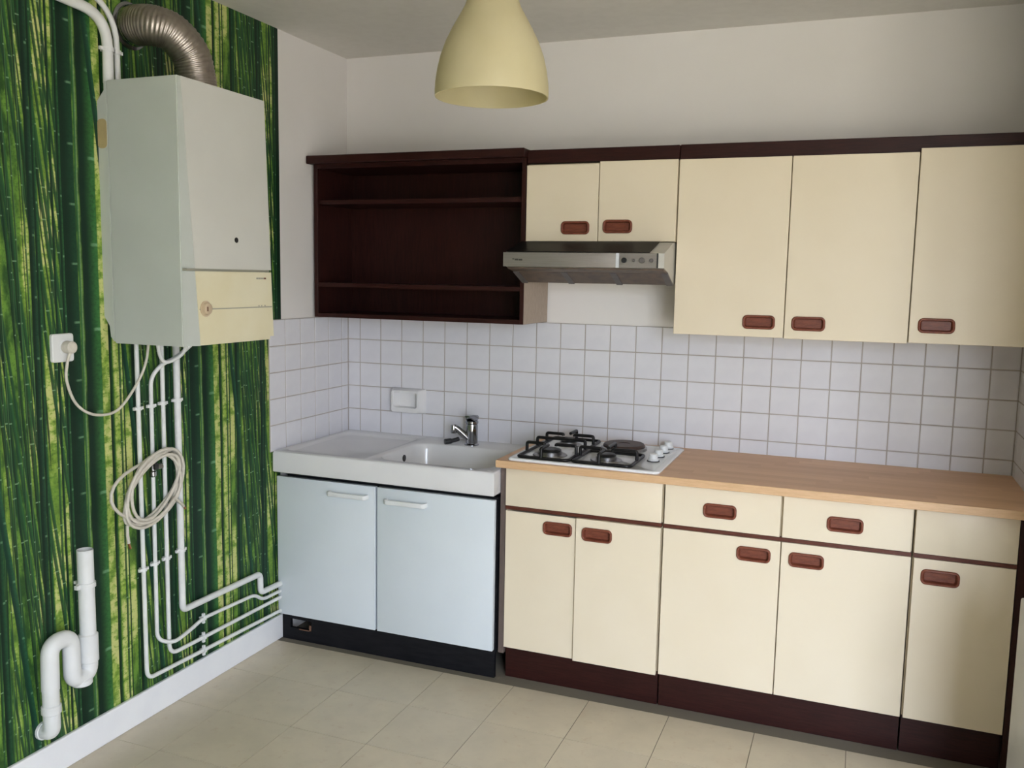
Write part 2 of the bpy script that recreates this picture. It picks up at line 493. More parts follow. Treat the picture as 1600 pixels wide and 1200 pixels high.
def obj(name, bm, mat, parent=None, smooth=False, label=None, angle=35):
    """mesh object from world coordinates; stored relative to its thing's base point"""
    bmesh.ops.recalc_face_normals(bm, faces=list(bm.faces))
    me = bpy.data.meshes.new(name)
    off = origin_of(parent) if parent else Vector((0, 0, 0))
    if off.length: bmesh.ops.translate(bm, verts=list(bm.verts), vec=-off)
    bm.to_mesh(me); bm.free()
    if isinstance(mat, str): mat = M[mat]
    me.materials.append(mat)
    if smooth:
        for p in me.polygons: p.use_smooth = True
        try:
            me.set_sharp_from_angle(angle=R(angle))
        except Exception:
            pass
    o = bpy.data.objects.new(name, me)
    COL.objects.link(o)
    if parent:
        o.parent = parent
    if label: o['label'] = label
    return o

def inst(name, me, loc, parent, rot=None):
    """a piece that shares mesh data"""
    o = bpy.data.objects.new(name, me)
    COL.objects.link(o)
    o.parent = parent
    o.location = Vector(loc) - origin_of(parent)
    if rot: o.rotation_euler = rot
    return o

def thing(name, label, cat, loc, group=None):
    o = bpy.data.objects.new(name, None)
    o.empty_display_size = 0.05
    COL.objects.link(o)
    o.location = loc
    ROOT[o.name] = Vector(loc)
    o['label'] = label; o['category'] = cat
    if group: o['group'] = group
    return o

def tag(o, label, cat, group=None):
    o['label'] = label; o['category'] = cat
    if group: o['group'] = group
    return o

def struct(name, bm, mat, label, cat, smooth=False):
    o = obj(name, bm, mat, None, smooth)
    o['kind'] = 'structure'; o['label'] = label; o['category'] = cat
    return o

def mesh_of(bm, name, mat, smooth=False, angle=35):
    bmesh.ops.recalc_face_normals(bm, faces=list(bm.faces))
    me = bpy.data.meshes.new(name); bm.to_mesh(me); bm.free()
    me.materials.append(M[mat] if isinstance(mat, str) else mat)
    if smooth:
        for p in me.polygons: p.use_smooth = True
        try: me.set_sharp_from_angle(angle=R(angle))
        except Exception: pass
    return me

# ------------------------------------------------------------------ room shell
W = 0.20
wall_left = struct('wall_left', box(-W, 0, YF, W, 0, ZC), 'paint', 'left wall, white by the corner and papered with bamboo towards the viewer', 'wall')
wall_back = struct('wall_back', box(0, XR, 0, W, 0, ZC), 'paint', 'white back wall with a band of square tiles behind the kitchen units', 'wall')
wall_right = struct('wall_right', box(XR, XR + 0.10, YS, W, 0, ZC), 'paint', 'short right wall, its tiled end just visible beside the worktop', 'wall')
struct('wall_far_right', box(XE, XE + W, YF, YS + 0.10, 0, ZC), 'paint', 'far right wall of the room beyond the kitchen corner', 'wall')
struct('wall_return', box(XR + 0.10, XE + W, YS + 0.10, YS + 0.20, 0, ZC), 'paint', 'return wall behind the short kitchen wall', 'wall')
bm = bmesh.new()
for q in ((-W, WX0, YF - W, YF, 0, ZC), (WX1, XE + W, YF - W, YF, 0, ZC), (WX0, WX1, YF - W, YF, 0, WZ0), (WX0, WX1, YF - W, YF, WZ1, ZC)):
    bbox(bm, *q)
wall_front = struct('wall_front', bm, 'paint', 'white wall behind the viewer with a glazed balcony door', 'wall')
floor = struct('floor', box(-W, XE + W, YF - W, W, -0.2, -0.002), 'floor_seam', 'beige marbled vinyl tile floor', 'floor')
ceiling = struct('ceiling', box(-W, XE + W, YF - W, W, ZC, ZC + 0.2), 'ceiling', 'plain off-white ceiling', 'ceiling')

# floor tiles, 30 cm grid
FT = 0.30
ftm = mesh_of(box(-FT / 2 + 0.0012, FT / 2 - 0.0012, -FT / 2 + 0.0012, FT / 2 - 0.0012, -0.003, 0.0), 'floor_tile', 'floor')
partial = {}
def ftile(x0, x1, y0, y1):
    if x1 - x0 > 0.299 and y1 - y0 > 0.299:
        inst('floor_tile', ftm, ((x0 + x1) / 2, (y0 + y1) / 2, 0), floor)
    else:
        key = (round(x1 - x0, 3), round(y1 - y0, 3))
        if key not in partial:
            w, h = key
            partial[key] = mesh_of(box(-w / 2 + 0.0009, w / 2 - 0.0009, -h / 2 + 0.0009, h / 2 - 0.0009, -0.003, 0.0), 'floor_tile', 'floor')
        inst('floor_tile', partial[key], ((x0 + x1) / 2, (y0 + y1) / 2, 0), floor)
xs = [0.0] + [0.2 + FT * i for i in range(15)] + [XE]
ys = [0.0] + [-0.29 - FT * i for i in range(15)] + [YF]
for i in range(len(xs) - 1):
    for j in range(len(ys) - 1):
        if ys[j] > -0.3: continue            # under the units
        if xs[i] > 2.7 and ys[j] > YS + 0.02: continue   # behind the short wall
        ftile(xs[i], xs[i + 1], ys[j + 1], ys[j])

# wallpaper on the left wall: full height, with a notch for the tiles
ZR_BOTTOM = TT - 5 * TS
bm = bmesh.new()
bbox(bm, 0.0002, 0.0012, YF, -0.611, 0.10, ZC)
bbox(bm, 0.0002, 0.0012, -0.611, -0.523, TT, ZC)
bbox(bm, 0.0002, 0.0012, -0.611, -0.540, 0.10, ZR_BOTTOM)
obj('wallpaper', bm, 'bamboo', wall_left, label='green bamboo forest wallpaper')
bm = box(0, 0.014, YF, -0.545, 0.0, 0.105, 0.004)
bb = struct('baseboard_left', bm, 'baseboard', 'white baseboard below the bamboo wallpaper', 'baseboard')

# wall tiles
G = 0.0044
tm_full = mesh_of(box(-TS / 2 + G / 2, TS / 2 - G / 2, -0.006, 0.0, -TS / 2 + G / 2, TS / 2 - G / 2, 0.0012, 1), 'tile', 'tile')
tile_cache = {}
def wtile(parent, kind, u0, u1, z0, z1):
    """kind: back (u = x), left (u = y on x = 0), right (u = y on x = XR)"""
    w, h = u1 - u0, z1 - z0
    if w < 0.012 or h < 0.012: return
    if abs(w - TS) < 1e-4 and abs(h - TS) < 1e-4: me = tm_full
    else:
        key = (round(w, 4), round(h, 4))
        if key not in tile_cache:
            tile_cache[key] = mesh_of(box(-w / 2 + G / 2, w / 2 - G / 2, -0.006, 0.0, -h / 2 + G / 2, h / 2 - G / 2, 0.0012, 1), 'tile', 'tile')
        me = tile_cache[key]
    u, z = (u0 + u1) / 2, (z0 + z1) / 2
    jit = (random.uniform(-0.002, 0.002), random.uniform(-0.002, 0.002))
    if kind == 'back': inst('tile', me, (u, -0.0012, z), parent, (jit[0], 0, jit[1]))
    elif kind == 'left': inst('tile', me, (0.0012, u, z), parent, (jit[0], 0, R(90) + jit[1]))
    else: inst('tile', me, (XR - 0.0012, u, z), parent, (jit[0], 0, R(-90) + jit[1]))
random.seed(4)
ZR = [TT - TS * i for i in range(6)]
XA = 0.072
cols = [0.0075] + [XA + TS * i for i in range(25)] + [XR - 0.0075]
obj('grout', box(0, XR, -0.0056, 0, ZR[5] - 0.02, TT), 'grout', wall_back)
for i in range(len(cols) - 1):
    for j in range(5):
        wtile(wall_back, 'back', cols[i], cols[i + 1], ZR[j + 1], ZR[j])
ycols = [-0.0075, -0.0625] + [-0.0625 - TS * i for i in range(1, 6)]
obj('grout', box(0, 0.0058, -0.612, 0, ZR[5], TT), 'grout', wall_left)
for i in range(len(ycols) - 1):
    for j in range(5):
        wtile(wall_left, 'left', ycols[i + 1], ycols[i], ZR[j + 1], ZR[j])
obj('grout', box(XR - 0.0058, XR, -0.612, 0, ZR[5], TT), 'grout', wall_right)
for i in range(len(ycols) - 1):
    for j in range(5):
        wtile(wall_right, 'right', ycols[i + 1], ycols[i], ZR[j + 1], ZR[j])

# glazed balcony door behind the viewer (lights the room, itself out of view)
xm = (WX0 + WX1) / 2
f0, f1 = YF - 0.11, YF - 0.05
wf = boxes((WX0, WX0 + 0.06, f0, f1, WZ0, WZ1), (WX1 - 0.06, WX1, f0, f1, WZ0, WZ1), (WX0 + 0.06, WX1 - 0.06, f0, f1, WZ0, WZ0 + 0.08),
           (WX0 + 0.06, WX1 - 0.06, f0, f1, WZ1 - 0.06, WZ1), (xm - 0.04, xm + 0.04, f0, f1, WZ0 + 0.08, WZ1 - 0.06))
window = struct('window_1', wf, 'white_plastic', 'white glazed balcony door behind the viewer', 'window')
obj('pane', box(WX0 + 0.06, xm - 0.04, YF - 0.082, YF - 0.078, WZ0 + 0.08, WZ1 - 0.06), 'pane', window)
obj('pane', box(xm + 0.04, WX1 - 0.06, YF - 0.082, YF - 0.078, WZ0 + 0.08, WZ1 - 0.06), 'pane', window)

# ------------------------------------------------------------------ recessed oblong handle (shared by all cream fronts)
def handle_mesh():
    bm = bmesh.new()
    w, h = 0.115, 0.051
    def L(dw, dh, r, y): return [(x, y, z) for x, z in rrect(w - dw, h - dh, r, 6)]
    loops = [L(0, 0, 0.017, 0.0), L(0, 0, 0.017, -0.0035), L(0.002, 0.002, 0.0165, -0.006), L(0.006, 0.006, 0.0145, -0.0075),
             L(0.013, 0.013, 0.011, -0.0070), L(0.017, 0.016, 0.009, -0.0045), L(0.021, 0.019, 0.007, 0.001), L(0.023, 0.021, 0.006, 0.011)]
    loft(bm, loops, cap1=True)
    return mesh_of(bm, 'handle', 'handle', True, 50)
HM = handle_mesh()
def handle(door, x, z, y):
    return inst('handle', HM, (x, y, z), door)

def front(name, parent, x0, x1, z0, z1, y, th=0.018, mat='cream', hx=None, hz=None):
    """door or drawer front; with hx, hz it is cut out for a recessed handle, which is set in"""
    if hx is None:
        return obj(name, box(x0, x1, y, y + th, z0, z1, 0.0016, 2), mat, parent, True)
    def RL(i, yy): return [(x0 + i, yy, z0 + i), (x1 - i, yy, z0 + i), (x1 - i, yy, z1 - i), (x0 + i, yy, z1 - i)]
    def HL_(yy): return [(hx + sx * 0.0490, yy, hz + sz * 0.0180) for sx, sz in ((-1, -1), (1, -1), (1, 1), (-1, 1))]
    bm = bmesh.new()
    loft(bm, [RL(0, y + th), RL(0, y + 0.0016), RL(0.0006, y + 0.0004), RL(0.0018, y), HL_(y), HL_(y + 0.0125)], True, True)
    d = obj(name, bm, mat, parent)
    handle(d, hx, hz, y)
    return d

# ------------------------------------------------------------------ base units
DY = -0.551                  # plane of the cream fronts
def carcass(parent, x0, x1, y0=-0.5305, plinth_y=-0.518, left=True):
    t_ = 0.016
    bm = boxes((x0, x0 + t_, y0, -0.01, 0.134, 0.845), (x1 - t_, x1, y0, -0.01, 0.134, 0.845),
               (x0 + t_, x1 - t_, y0, -0.01, 0.134, 0.150), (x0 + t_, x1 - t_, -0.02, -0.01, 0.150, 0.845),
               (x0 + t_, x1 - t_, y0, y0 + 0.06, 0.829, 0.845))
    obj('carcass', bm, 'cream_edge', parent)
    obj('rail', box(x0 + 0.001, x1 - 0.001, DY + 0.0025, y0 - 0.0005, 0.6825, 0.6955), 'rail', parent)
    obj('plinth', box(x0 + 0.001, x1 - 0.001, plinth_y, plinth_y + 0.016, 0.0, 0.134), 'mahogany', parent)

u = thing('base_cabinet', 'cream base cabinet with two doors under the gas hob', 'cabinet', (1.34, -0.27, 0), 'cream base cabinets')
carcass(u, 1.034, 1.640)
front('drawer_panel', u, 1.036, 1.637, 0.697, 0.843, DY)
front('door', u, 1.036, 1.318, 0.130, 0.676, DY + 0.004, hx=1.246, hz=0.627)
obj('filler_strip', box(1.0105, 1.033, -0.538, -0.52, 0.10, 0.8450), 'filler', u, label='slim grey-brown filler strip')
front('door', u, 1.322, 1.638, 0.130, 0.681, DY - 0.010, hx=1.403, hz=0.626)

u = thing('base_cabinet', 'widest cream base cabinet with two drawers above two doors', 'cabinet', (2.05, -0.27, 0), 'cream base cabinets')
carcass(u, 1.644, 2.460)
obj('divider', box(2.041, 2.062, -0.5305, -0.03, 0.150, 0.829), 'cream_edge', u)
for x0, x1, hx in ((1.647, 2.045, 1.841), (2.053, 2.456, 2.252)):
    front('drawer', u, x0, x1, 0.697, 0.843, DY, hx=hx, hz=0.764)
for x0, x1, hx in ((1.646, 2.050, 1.962), (2.0535, 2.459, 2.136)):
    front('door', u, x0, x1, 0.133, 0.681, DY, hx=hx, hz=0.625)

u = thing('base_cabinet', 'narrow cream base cabinet with one door at the right end', 'cabinet', (2.61, -0.27, 0), 'cream base cabinets')
carcass(u, 2.464, 2.764)
front('drawer_panel', u, 2.466, 2.762, 0.697, 0.843, DY)
front('door', u, 2.468, 2.762, 0.133, 0.681, DY, hx=2.548, hz=0.623)
obj('filler_panel', box(2.765, 2.812, -0.545, -0.525, 0.0, 0.845), 'mahogany_v', u)

# worktop
wt = thing('worktop', 'light beech worktop running along the cream base cabinets', 'worktop', (1.9, -0.3, 0.848))
bm = boxes((1.006, XR - 0.006, -0.582, -0.007, 0.8482, 0.876))
obj('top', bm, 'worktop', wt)
obj('front_edge', box(1.006, XR - 0.006, -0.585, -0.582, 0.8482, 0.876, 0.0012, 1), 'worktop_edge', wt, label='paler beech front edging')

# ------------------------------------------------------------------ sink cabinet and sink
sc = thing('sink_cabinet', 'white sink cabinet with two bar-handled doors and a black plinth', 'cabinet', (0.5, -0.3, 0))
t_ = 0.016
obj('carcass', boxes((0.045, 0.061, -0.55, -0.02, 0.10, 0.722), (0.988, 1.004, -0.55, -0.02, 0.10, 0.722),
                     (0.061, 0.988, -0.55, -0.02, 0.10, 0.116), (0.061, 0.988, -0.03, -0.02, 0.116, 0.722),
                     (0.061, 0.988, -0.55, -0.50, 0.706, 0.722)), 'plinth_black', sc)
SDY = -0.578
def bar_handle(door, x0, x1, z):
    pts = fillet([(x0 + 0.006, SDY, z), (x0 + 0.006, SDY - 0.026, z), (x1 - 0.006, SDY - 0.026, z), (x1 - 0.006, SDY, z)], 0.014, 5)
    bm = bmesh.new()
    fr = frames(pts)
    loops = []
    for i, p in enumerate(pts):
        a = pts[max(i - 1, 0)]; b_ = pts[min(i + 1, len(pts) - 1)]
        tg = (b_ - a).normalized(); n = Vector((0, 0, 1)); s = tg.cross(n)
        loops.append([p + s * x + n * y for x, y in rrect(0.008, 0.019, 0.003, 3)])
    loft(bm, loops, True, True)
    obj('handle', bm, 'white_plastic', door, True)
d = front('door', sc, 0.010, 0.481, 0.116, 0.716, SDY, 0.022, 'white_lam'); bar_handle(d, 0.268, 0.455, 0.672)
d = front('door', sc, 0.491, 1.001, 0.116, 0.716, SDY, 0.022, 'white_lam'); bar_handle(d, 0.531, 0.719, 0.667)
# plinth with its cut-out
pl = boxes((0.015, 0.055, -0.556, -0.540, 0.0, 0.108), (0.160, 1.003, -0.556, -0.540, 0.0, 0.108),
           (0.055, 0.160, -0.556, -0.540, 0.0, 0.052), (0.055, 0.160, -0.556, -0.540, 0.092, 0.108))
obj('plinth', pl, 'plinth_black', sc)
obj('cutout_edge', boxes((0.150, 0.160, -0.5575, -0.5562, 0.048, 0.075), (0.10, 0.160, -0.5575, -0.5562, 0.048, 0.0525)), 'brown_mark', sc, label='raw brown edge of the plinth cut-out')

SZ = 0.828                    # sink rim height
sk = thing('ceramic_sink', 'white ceramic sink with a left drainer on the white cabinet', 'sink', (0.5, -0.3, 0.735))
bm = bmesh.new()
X0, X1, Y0, Y1 = 0.008, 1.008, -0.600, -0.007
CH = 0.010
def ray_rr(cx, cy, w, h, r, n=96, extra=()):
    """points of a rounded rectangle at given angles around its centre"""
    angs = sorted(set([2 * math.pi * k / n for k in range(n)] + [a % (2 * math.pi) for a in extra]))
    pts = []
    for a in angs:
        dx, dy = math.cos(a), math.sin(a)
        lo_, hi_ = 0.0, 2.0
        for _ in range(34):
            mid = (lo_ + hi_) / 2
            x, y = abs(dx * mid), abs(dy * mid)
            qx, qy = x - (w / 2 - r), y - (h / 2 - r)
            sd = math.hypot(max(qx, 0), max(qy, 0)) + min(max(qx, qy), 0) - r
            if sd < 0: lo_ = mid
            else: hi_ = mid
        pts.append((cx + dx * lo_, cy + dy * lo_))
    return pts
def pan(bx0, bx1, by0, by1, hx0, hx1, hy0, hy1, r, prof):
    """flat rim bx/by with a rounded hollow hx/hy; prof: (inset, drop)"""
    cx, cy = (hx0 + hx1) / 2, (hy0 + hy1) / 2
    ex = [math.atan2(y - cy, x - cx) for x in (bx0, bx1) for y in (by0, by1)]
    def outer():
        angs = sorted(set([2 * math.pi * k / 96 for k in range(96)] + [a % (2 * math.pi) for a in ex]))
        o = []
        for a in angs:
            dx, dy = math.cos(a), math.sin(a)
            tx = ((bx1 - cx) / dx if dx > 1e-9 else (bx0 - cx) / dx if dx < -1e-9 else 9)
            ty = ((by1 - cy) / dy if dy > 1e-9 else (by0 - cy) / dy if dy < -1e-9 else 9)
            k = min(tx, ty); o.append((cx + dx * k, cy + dy * k))
        return o
    loops = [[(x, y, SZ) for x, y in outer()]]
    for ins, drop in prof:
        w, h = hx1 - hx0 - 2 * ins, hy1 - hy0 - 2 * ins
        loops.append([(x, y, SZ - drop) for x, y in ray_rr(cx, cy, w, h, max(r - ins, 0.008), 96, ex)])
    loft(bm, loops, cap1=True)
pan(X0 + CH, 0.440, Y0 + CH, Y1, 0.040, 0.425, -0.565, -0.075, 0.030, ((0, 0), (0.004, 0.002), (0.012, 0.008), (0.020, 0.010)))
pan(0.440, X1 - CH, Y0 + CH, Y1, 0.462, 0.965, -0.560, -0.155, 0.085, ((0, 0), (0.003, 0.002), (0.007, 0.008), (0.012, 0.03), (0.020, 0.13), (0.035, 0.155), (0.07, 0.165)))
def rect_loop(i, z): return [(X0 + i, Y0 + i, z), (X1 - i, Y0 + i, z), (X1 - i, Y1 , z), (X0 + i, Y1, z)]
loft(bm, [rect_loop(CH, SZ), rect_loop(CH * 0.45, SZ - 0.0012), rect_loop(0.0025, SZ - 0.005), rect_loop(0, SZ - 0.012), rect_loop(0, 0.741), rect_loop(0.004, 0.737), rect_loop(0.02, 0.737)])
bmesh.ops.remove_doubles(bm, verts=list(bm.verts), dist=0.0004)
obj('basin', bm, 'ceramic', sk, True, angle=50)
obj('overflow_hole', lathe([(0.0145, -0.006), (0.0145, 0.0035), (0.012, 0.0045)], 20, 'x', (0.4735, -0.320, 0.786)), 'black', sk, True)

# mixer tap
tp = thing('mixer_tap', 'chrome single-lever mixer tap at the back of the sink', 'tap', (0.698, -0.112, SZ))
tx, ty = 0.698, -0.112
obj('base', lathe([(0.032, SZ), (0.032, SZ + 0.005), (0.028, SZ + 0.009)], 28, 'z', (tx, ty, 0)), 'chrome', tp, True)
obj('body', lathe([(0.0270, SZ + 0.009), (0.0260, SZ + 0.06), (0.0265, SZ + 0.086), (0.0250, SZ + 0.093)], 28, 'z', (tx, ty, 0)), 'chrome', tp, True)
obj('collar', lathe([(0.0250, SZ + 0.094), (0.0285, SZ + 0.097), (0.0285, SZ + 0.106), (0.0250, SZ + 0.109)], 28, 'z', (tx, ty, 0)), 'chrome', tp, True)
sp_ = spline([(tx - 0.014, ty - 0.010, SZ + 0.028), (tx - 0.038, ty - 0.024, SZ + 0.056), (tx - 0.060, ty - 0.038, SZ + 0.078), (tx - 0.068, ty - 0.043, SZ + 0.081)], 6)
obj('spout', tube(sp_, [0.016 - 0.004 * i / (len(sp_) - 1) for i in range(len(sp_))], 16), 'chrome', tp, True)
obj('aerator', lathe([(0.0125, SZ + 0.054), (0.0135, SZ + 0.058), (0.0135, SZ + 0.086), (0.0120, SZ + 0.090)], 20, 'z', (tx - 0.068, ty - 0.043, 0)), 'chrome', tp, True)
lv = bmesh.new()
loft(lv, [[(tx + s * x, ty + y_, SZ + z_) for s, x in ((-1, w), (1, w))] + [(tx + s * x, ty + y_, SZ + z_ + h) for s, x in ((1, w), (-1, w))]
          for y_, z_, w, h in ((0.026, 0.110, 0.022, 0.020), (-0.02, 0.110, 0.023, 0.027), (-0.038, 0.122, 0.014, 0.014), (-0.055, 0.128, 0.011, 0.010))], True, True)
bmesh.ops.bevel(lv, geom=list(lv.edges), offset=0.003, segments=2, affect='EDGES')
obj('lever', lv, 'chrome', tp, True)
# small black piece lying on the rim
st = spline([(0.585, -0.152, SZ + 0.011), (0.603, -0.137, SZ + 0.013), (0.622, -0.120, SZ + 0.017), (0.634, -0.108, SZ + 0.022)], 5)
kp = obj('sink_stopper', tube(st, [0.0125 if i < 7 else 0.0095 for i in range(len(st))], 12), 'black', None, True)
tag(kp, 'small black stopper lying on the sink rim left of the tap', 'stopper')

# soap dish on the tiles
sd_ = thing('soap_dish', 'white ceramic soap dish fixed to the tiles above the sink', 'soap dish', (0.335, -0.007, 0.93))
bm = bmesh.new()
oz0, oz1 = 0.937, 1.044
def L2(x0, x1, z0, z1, y, r=0.006): return [((x0 + x1) / 2 + x, y, (z0 + z1) / 2 + z) for x, z in rrect(x1 - x0, z1 - z0, r, 3)]
loft(bm, [L2(0.250, 0.420, oz0 - 0.006, oz1 + 0.002, -0.0072, 0.004), L2(0.250, 0.420, oz0 - 0.006, oz1 + 0.002, -0.012, 0.004),
          L2(0.262, 0.410, oz0, oz1 - 0.002, -0.050, 0.010), L2(0.266, 0.406, oz0 + 0.002, oz1 - 0.006, -0.056, 0.010),
          L2(0.276, 0.396, oz0 + 0.022, oz1 - 0.012, -0.056, 0.010), L2(0.284, 0.388, oz0 + 0.024, oz1 - 0.016, -0.016, 0.010)], True, True)
obj('dish', bm, 'ceramic', sd_, True, angle=40)

# ------------------------------------------------------------------ gas hob
HZ = 0.876
hb = thing('gas_hob', 'white enamel hob with three gas burners and one electric plate', 'hob', (1.335, -0.315, HZ))
bm = bmesh.new()
def HL(i, z, r): return [(1.335 + x, -0.318 + y, z) for x, y in rrect(0.580 - 2 * i, 0.505 - 2 * i, r, 6)]
loft(bm, [HL(0.001, HZ + 0.0004, 0.02), HL(0.0, HZ + 0.005, 0.02), HL(0.002, HZ + 0.0085, 0.019), HL(0.007, HZ + 0.010, 0.016), HL(0.020, HZ + 0.0098, 0.012), HL(0.028, HZ + 0.006, 0.010)], True, True)
obj('plate', bm, 'hob', hb, True, angle=40)
PZ = HZ + 0.006
BUR = [(1.170, -0.430, 0.047), (1.170, -0.195, 0.036), (1.395, -0.430, 0.040)]
for bx, by, r in BUR:
    b_ = obj('burner', lathe([(r + 0.020, PZ), (r + 0.018, PZ + 0.004), (r, PZ + 0.005), (r, PZ + 0.016), (r - 0.006, PZ + 0.018)], 32, 'z', (bx, by, 0)), 'aluminium', hb, True)
    obj('burner_cap', lathe([(r - 0.004, PZ + 0.0182), (r - 0.003, PZ + 0.022), (r - 0.008, PZ + 0.026), (r - 0.018, PZ + 0.027)], 32, 'z', (bx, by, 0)), 'iron', b_, True)
obj('hotplate', lathe([(0.082, PZ), (0.084, PZ + 0.004), (0.084, PZ + 0.018), (0.079, PZ + 0.024), (0.024, PZ + 0.024), (0.022, PZ + 0.022), (0.004, PZ + 0.022)], 48, 'z', (1.400, -0.180, 0)), 'hotplate', hb, True, label='brown rusty electric hotplate')
obj('hotplate_ring', lathe([(0.092, PZ + 0.0005), (0.092, PZ + 0.010), (0.085, PZ + 0.012), (0.085, PZ + 0.0005)], 48, 'z', (1.400, -0.180, 0), close=True), 'aluminium', hb, True)
def grate(x0, x1, y0, y1, burners, gz):
    bm = bmesh.new()
    r = 0.0066
    lo_, hi_ = PZ + r, PZ + gz
    ring = fillet([(x0 + 0.06, y0, lo_), (x0, y0, lo_), (x0, y1, lo_), (x1, y1, lo_), (x1, y0, lo_), (x0 + 0.06, y0, lo_)], 0.022, 4)
    tube(ring, r, 8, bm)
    for bx, by in burners:
        rb = 0.024
        for dx, dy, ex_, ey in ((-1, 0, x0, by), (1, 0, x1, by)):
            tube(fillet([(ex_, ey, lo_), (ex_, ey, hi_), (bx + dx * rb, ey, hi_), (bx + dx * rb, ey, hi_ - 0.007)], 0.008, 3), r, 8, bm)
        y_lo = y0 if abs(by - y0) < abs(by - y1) else y1
        other = (y0 + y1) / 2 if len(burners) > 1 else (y1 if y_lo == y0 else y0)
        tube(fillet([(bx, y_lo, lo_), (bx, y_lo, hi_), (bx, by + (rb if y_lo > by else -rb), hi_)], 0.008, 3), r, 8, bm)
        tube(fillet([(bx, other, lo_ if len(burners) == 1 else hi_), (bx, other, hi_), (bx, by + (rb if other > by else -rb), hi_)], 0.004, 2), r, 8, bm)
    if len(burners) > 1:
        ym_ = (y0 + y1) / 2
        tube(fillet([(x0, ym_, lo_), (x0, ym_, hi_), (x1, ym_, hi_), (x1, ym_, lo_)], 0.008, 3), r, 8, bm)
    return obj('pan_support', bm, 'iron', hb, True, angle=60)
grate(1.075, 1.275, -0.535, -0.085, [(1.170, -0.430), (1.170, -0.195)], 0.044)
grate(1.292, 1.512, -0.535, -0.300, [(1.395, -0.430)], 0.044)
for k, ky in enumerate((-0.365, -0.270, -0.178, -0.085)):
    kb = obj('knob', lathe([(0.021, PZ + 0.003), (0.021, PZ + 0.007), (0.0175, PZ + 0.010), (0.016, PZ + 0.026), (0.013, PZ + 0.029)], 24, 'z', (1.560, ky, 0)), 'white_plastic', hb, True)
    obj('knob_ring', lathe([(0.024, PZ + 0.0004), (0.024, PZ + 0.003), (0.0215, PZ + 0.003), (0.0215, PZ + 0.0004)], 24, 'z', (1.560, ky, 0), close=True), 'black', kb, True)

# ------------------------------------------------------------------ wall units
UY = -0.300
def cab(parent, x0, x1, z0, z1):
    t_ = 0.016
    obj('carcass', boxes((x0, x0 + t_, -0.280, -0.009, z0, z1), (x1 - t_, x1, -0.280, -0.009, z0, z1), (x0 + t_, x1 - t_, -0.280, -0.009, z0, z0 + t_),
                         (x0 + t_, x1 - t_, -0.280, -0.009, z1 - t_, z1), (x0 + t_, x1 - t_, -0.018, -0.009, z0 + t_, z1 - t_)), 'cream_edge', parent)
# open shelf unit
s = thing('open_shelf_unit', 'dark mahogany open wall shelf unit above the sink', 'shelf', (0.5, -0.15, 1.375))
SX0, SX1 = 0.018, 1.000
for x0, x1 in ((SX0, SX0 + 0.018), (SX1 - 0.018, SX1 - 0.0008)):
    obj('side_panel', box(x0, x1, UY, -0.009, 1.375, 2.030, 0.001, 1), 'mahogany_v', s)
obj('back_panel', box(SX0 + 0.018, SX1 - 0.018, -0.015, -0.009, 1.375, 2.030), 'mahogany_v', s)
obj('bottom_board', box(SX0 + 0.018, SX1 - 0.018, UY, -0.015, 1.375, 1.393), 'mahogany', s)
obj('top_board', box(SX0 + 0.018, SX1 - 0.018, UY, -0.015, 2.012, 2.030), 'mahogany', s)
obj('shelf', box(SX0 + 0.018, SX1 - 0.018, UY + 0.018, -0.015, 1.862, 1.880), 'mahogany', s)
obj('shelf', box(SX0 + 0.018, SX1 - 0.018, UY + 0.004, -0.015, 1.507, 1.525), 'mahogany', s)
obj('cornice', box(SX0 - 0.014, SX1 + 0.004, -0.338, -0.009, 2.030, 2.064, 0.003, 1), 'mahogany', s)
obj('side_facing', box(SX1 - 0.0008, SX1, UY + 0.002, -0.009, 1.376, 1.700), 'raw_board', s, label='bare beige side of the shelf unit')

u = thing('wall_cabinet', 'small cream wall cabinet with two doors above the extractor hood', 'cabinet', (1.30, -0.15, 1.705), 'cream wall cabinets')
cab(u, 1.002, 1.600, 1.705, 2.005)
obj('centre_post', box(1.289, 1.309, -0.281, -0.25, 1.721, 1.989), 'cream_edge', u)
front('door', u, 1.003, 1.2965, 1.706, 2.000, UY, hx=1.2065, hz=1.758)
front('door', u, 1.3005, 1.5985, 1.706, 2.007, UY - 0.004, hx=1.376, hz=1.762)
obj('cornice', box(1.005, 1.6015, -0.298, -0.009, 2.008, 2.059, 0.002, 1), 'mahogany', u)

u = thing('wall_cabinet', 'tall cream wall cabinet with two doors right of the extractor hood', 'cabinet', (2.0, -0.15, 1.363), 'cream wall cabinets')
cab(u, 1.603, 2.412, 1.364, 2.005)
obj('centre_post', box(1.993, 2.013, -0.281, -0.25, 1.380, 1.989), 'cream_edge', u)
front('door', u, 1.604, 2.0010, 1.363, 2.006, UY, hx=1.914, hz=1.417)
front('door', u, 2.0045, 2.4125, 1.361, 2.006, UY - 0.002, hx=2.086, hz=1.417)
obj('cornice', box(1.6025, 2.808, -0.2865, -0.009, 2.0065, 2.061, 0.002, 1), 'mahogany', u)

u = thing('wall_cabinet', 'single-door cream wall cabinet in the right corner', 'cabinet', (2.61, -0.15, 1.363), 'cream wall cabinets')
cab(u, 2.4145, 2.806, 1.364, 2.005)
front('door', u, 2.4160, 2.806, 1.364, 2.018, UY - 0.006, hx=2.500, hz=1.425)

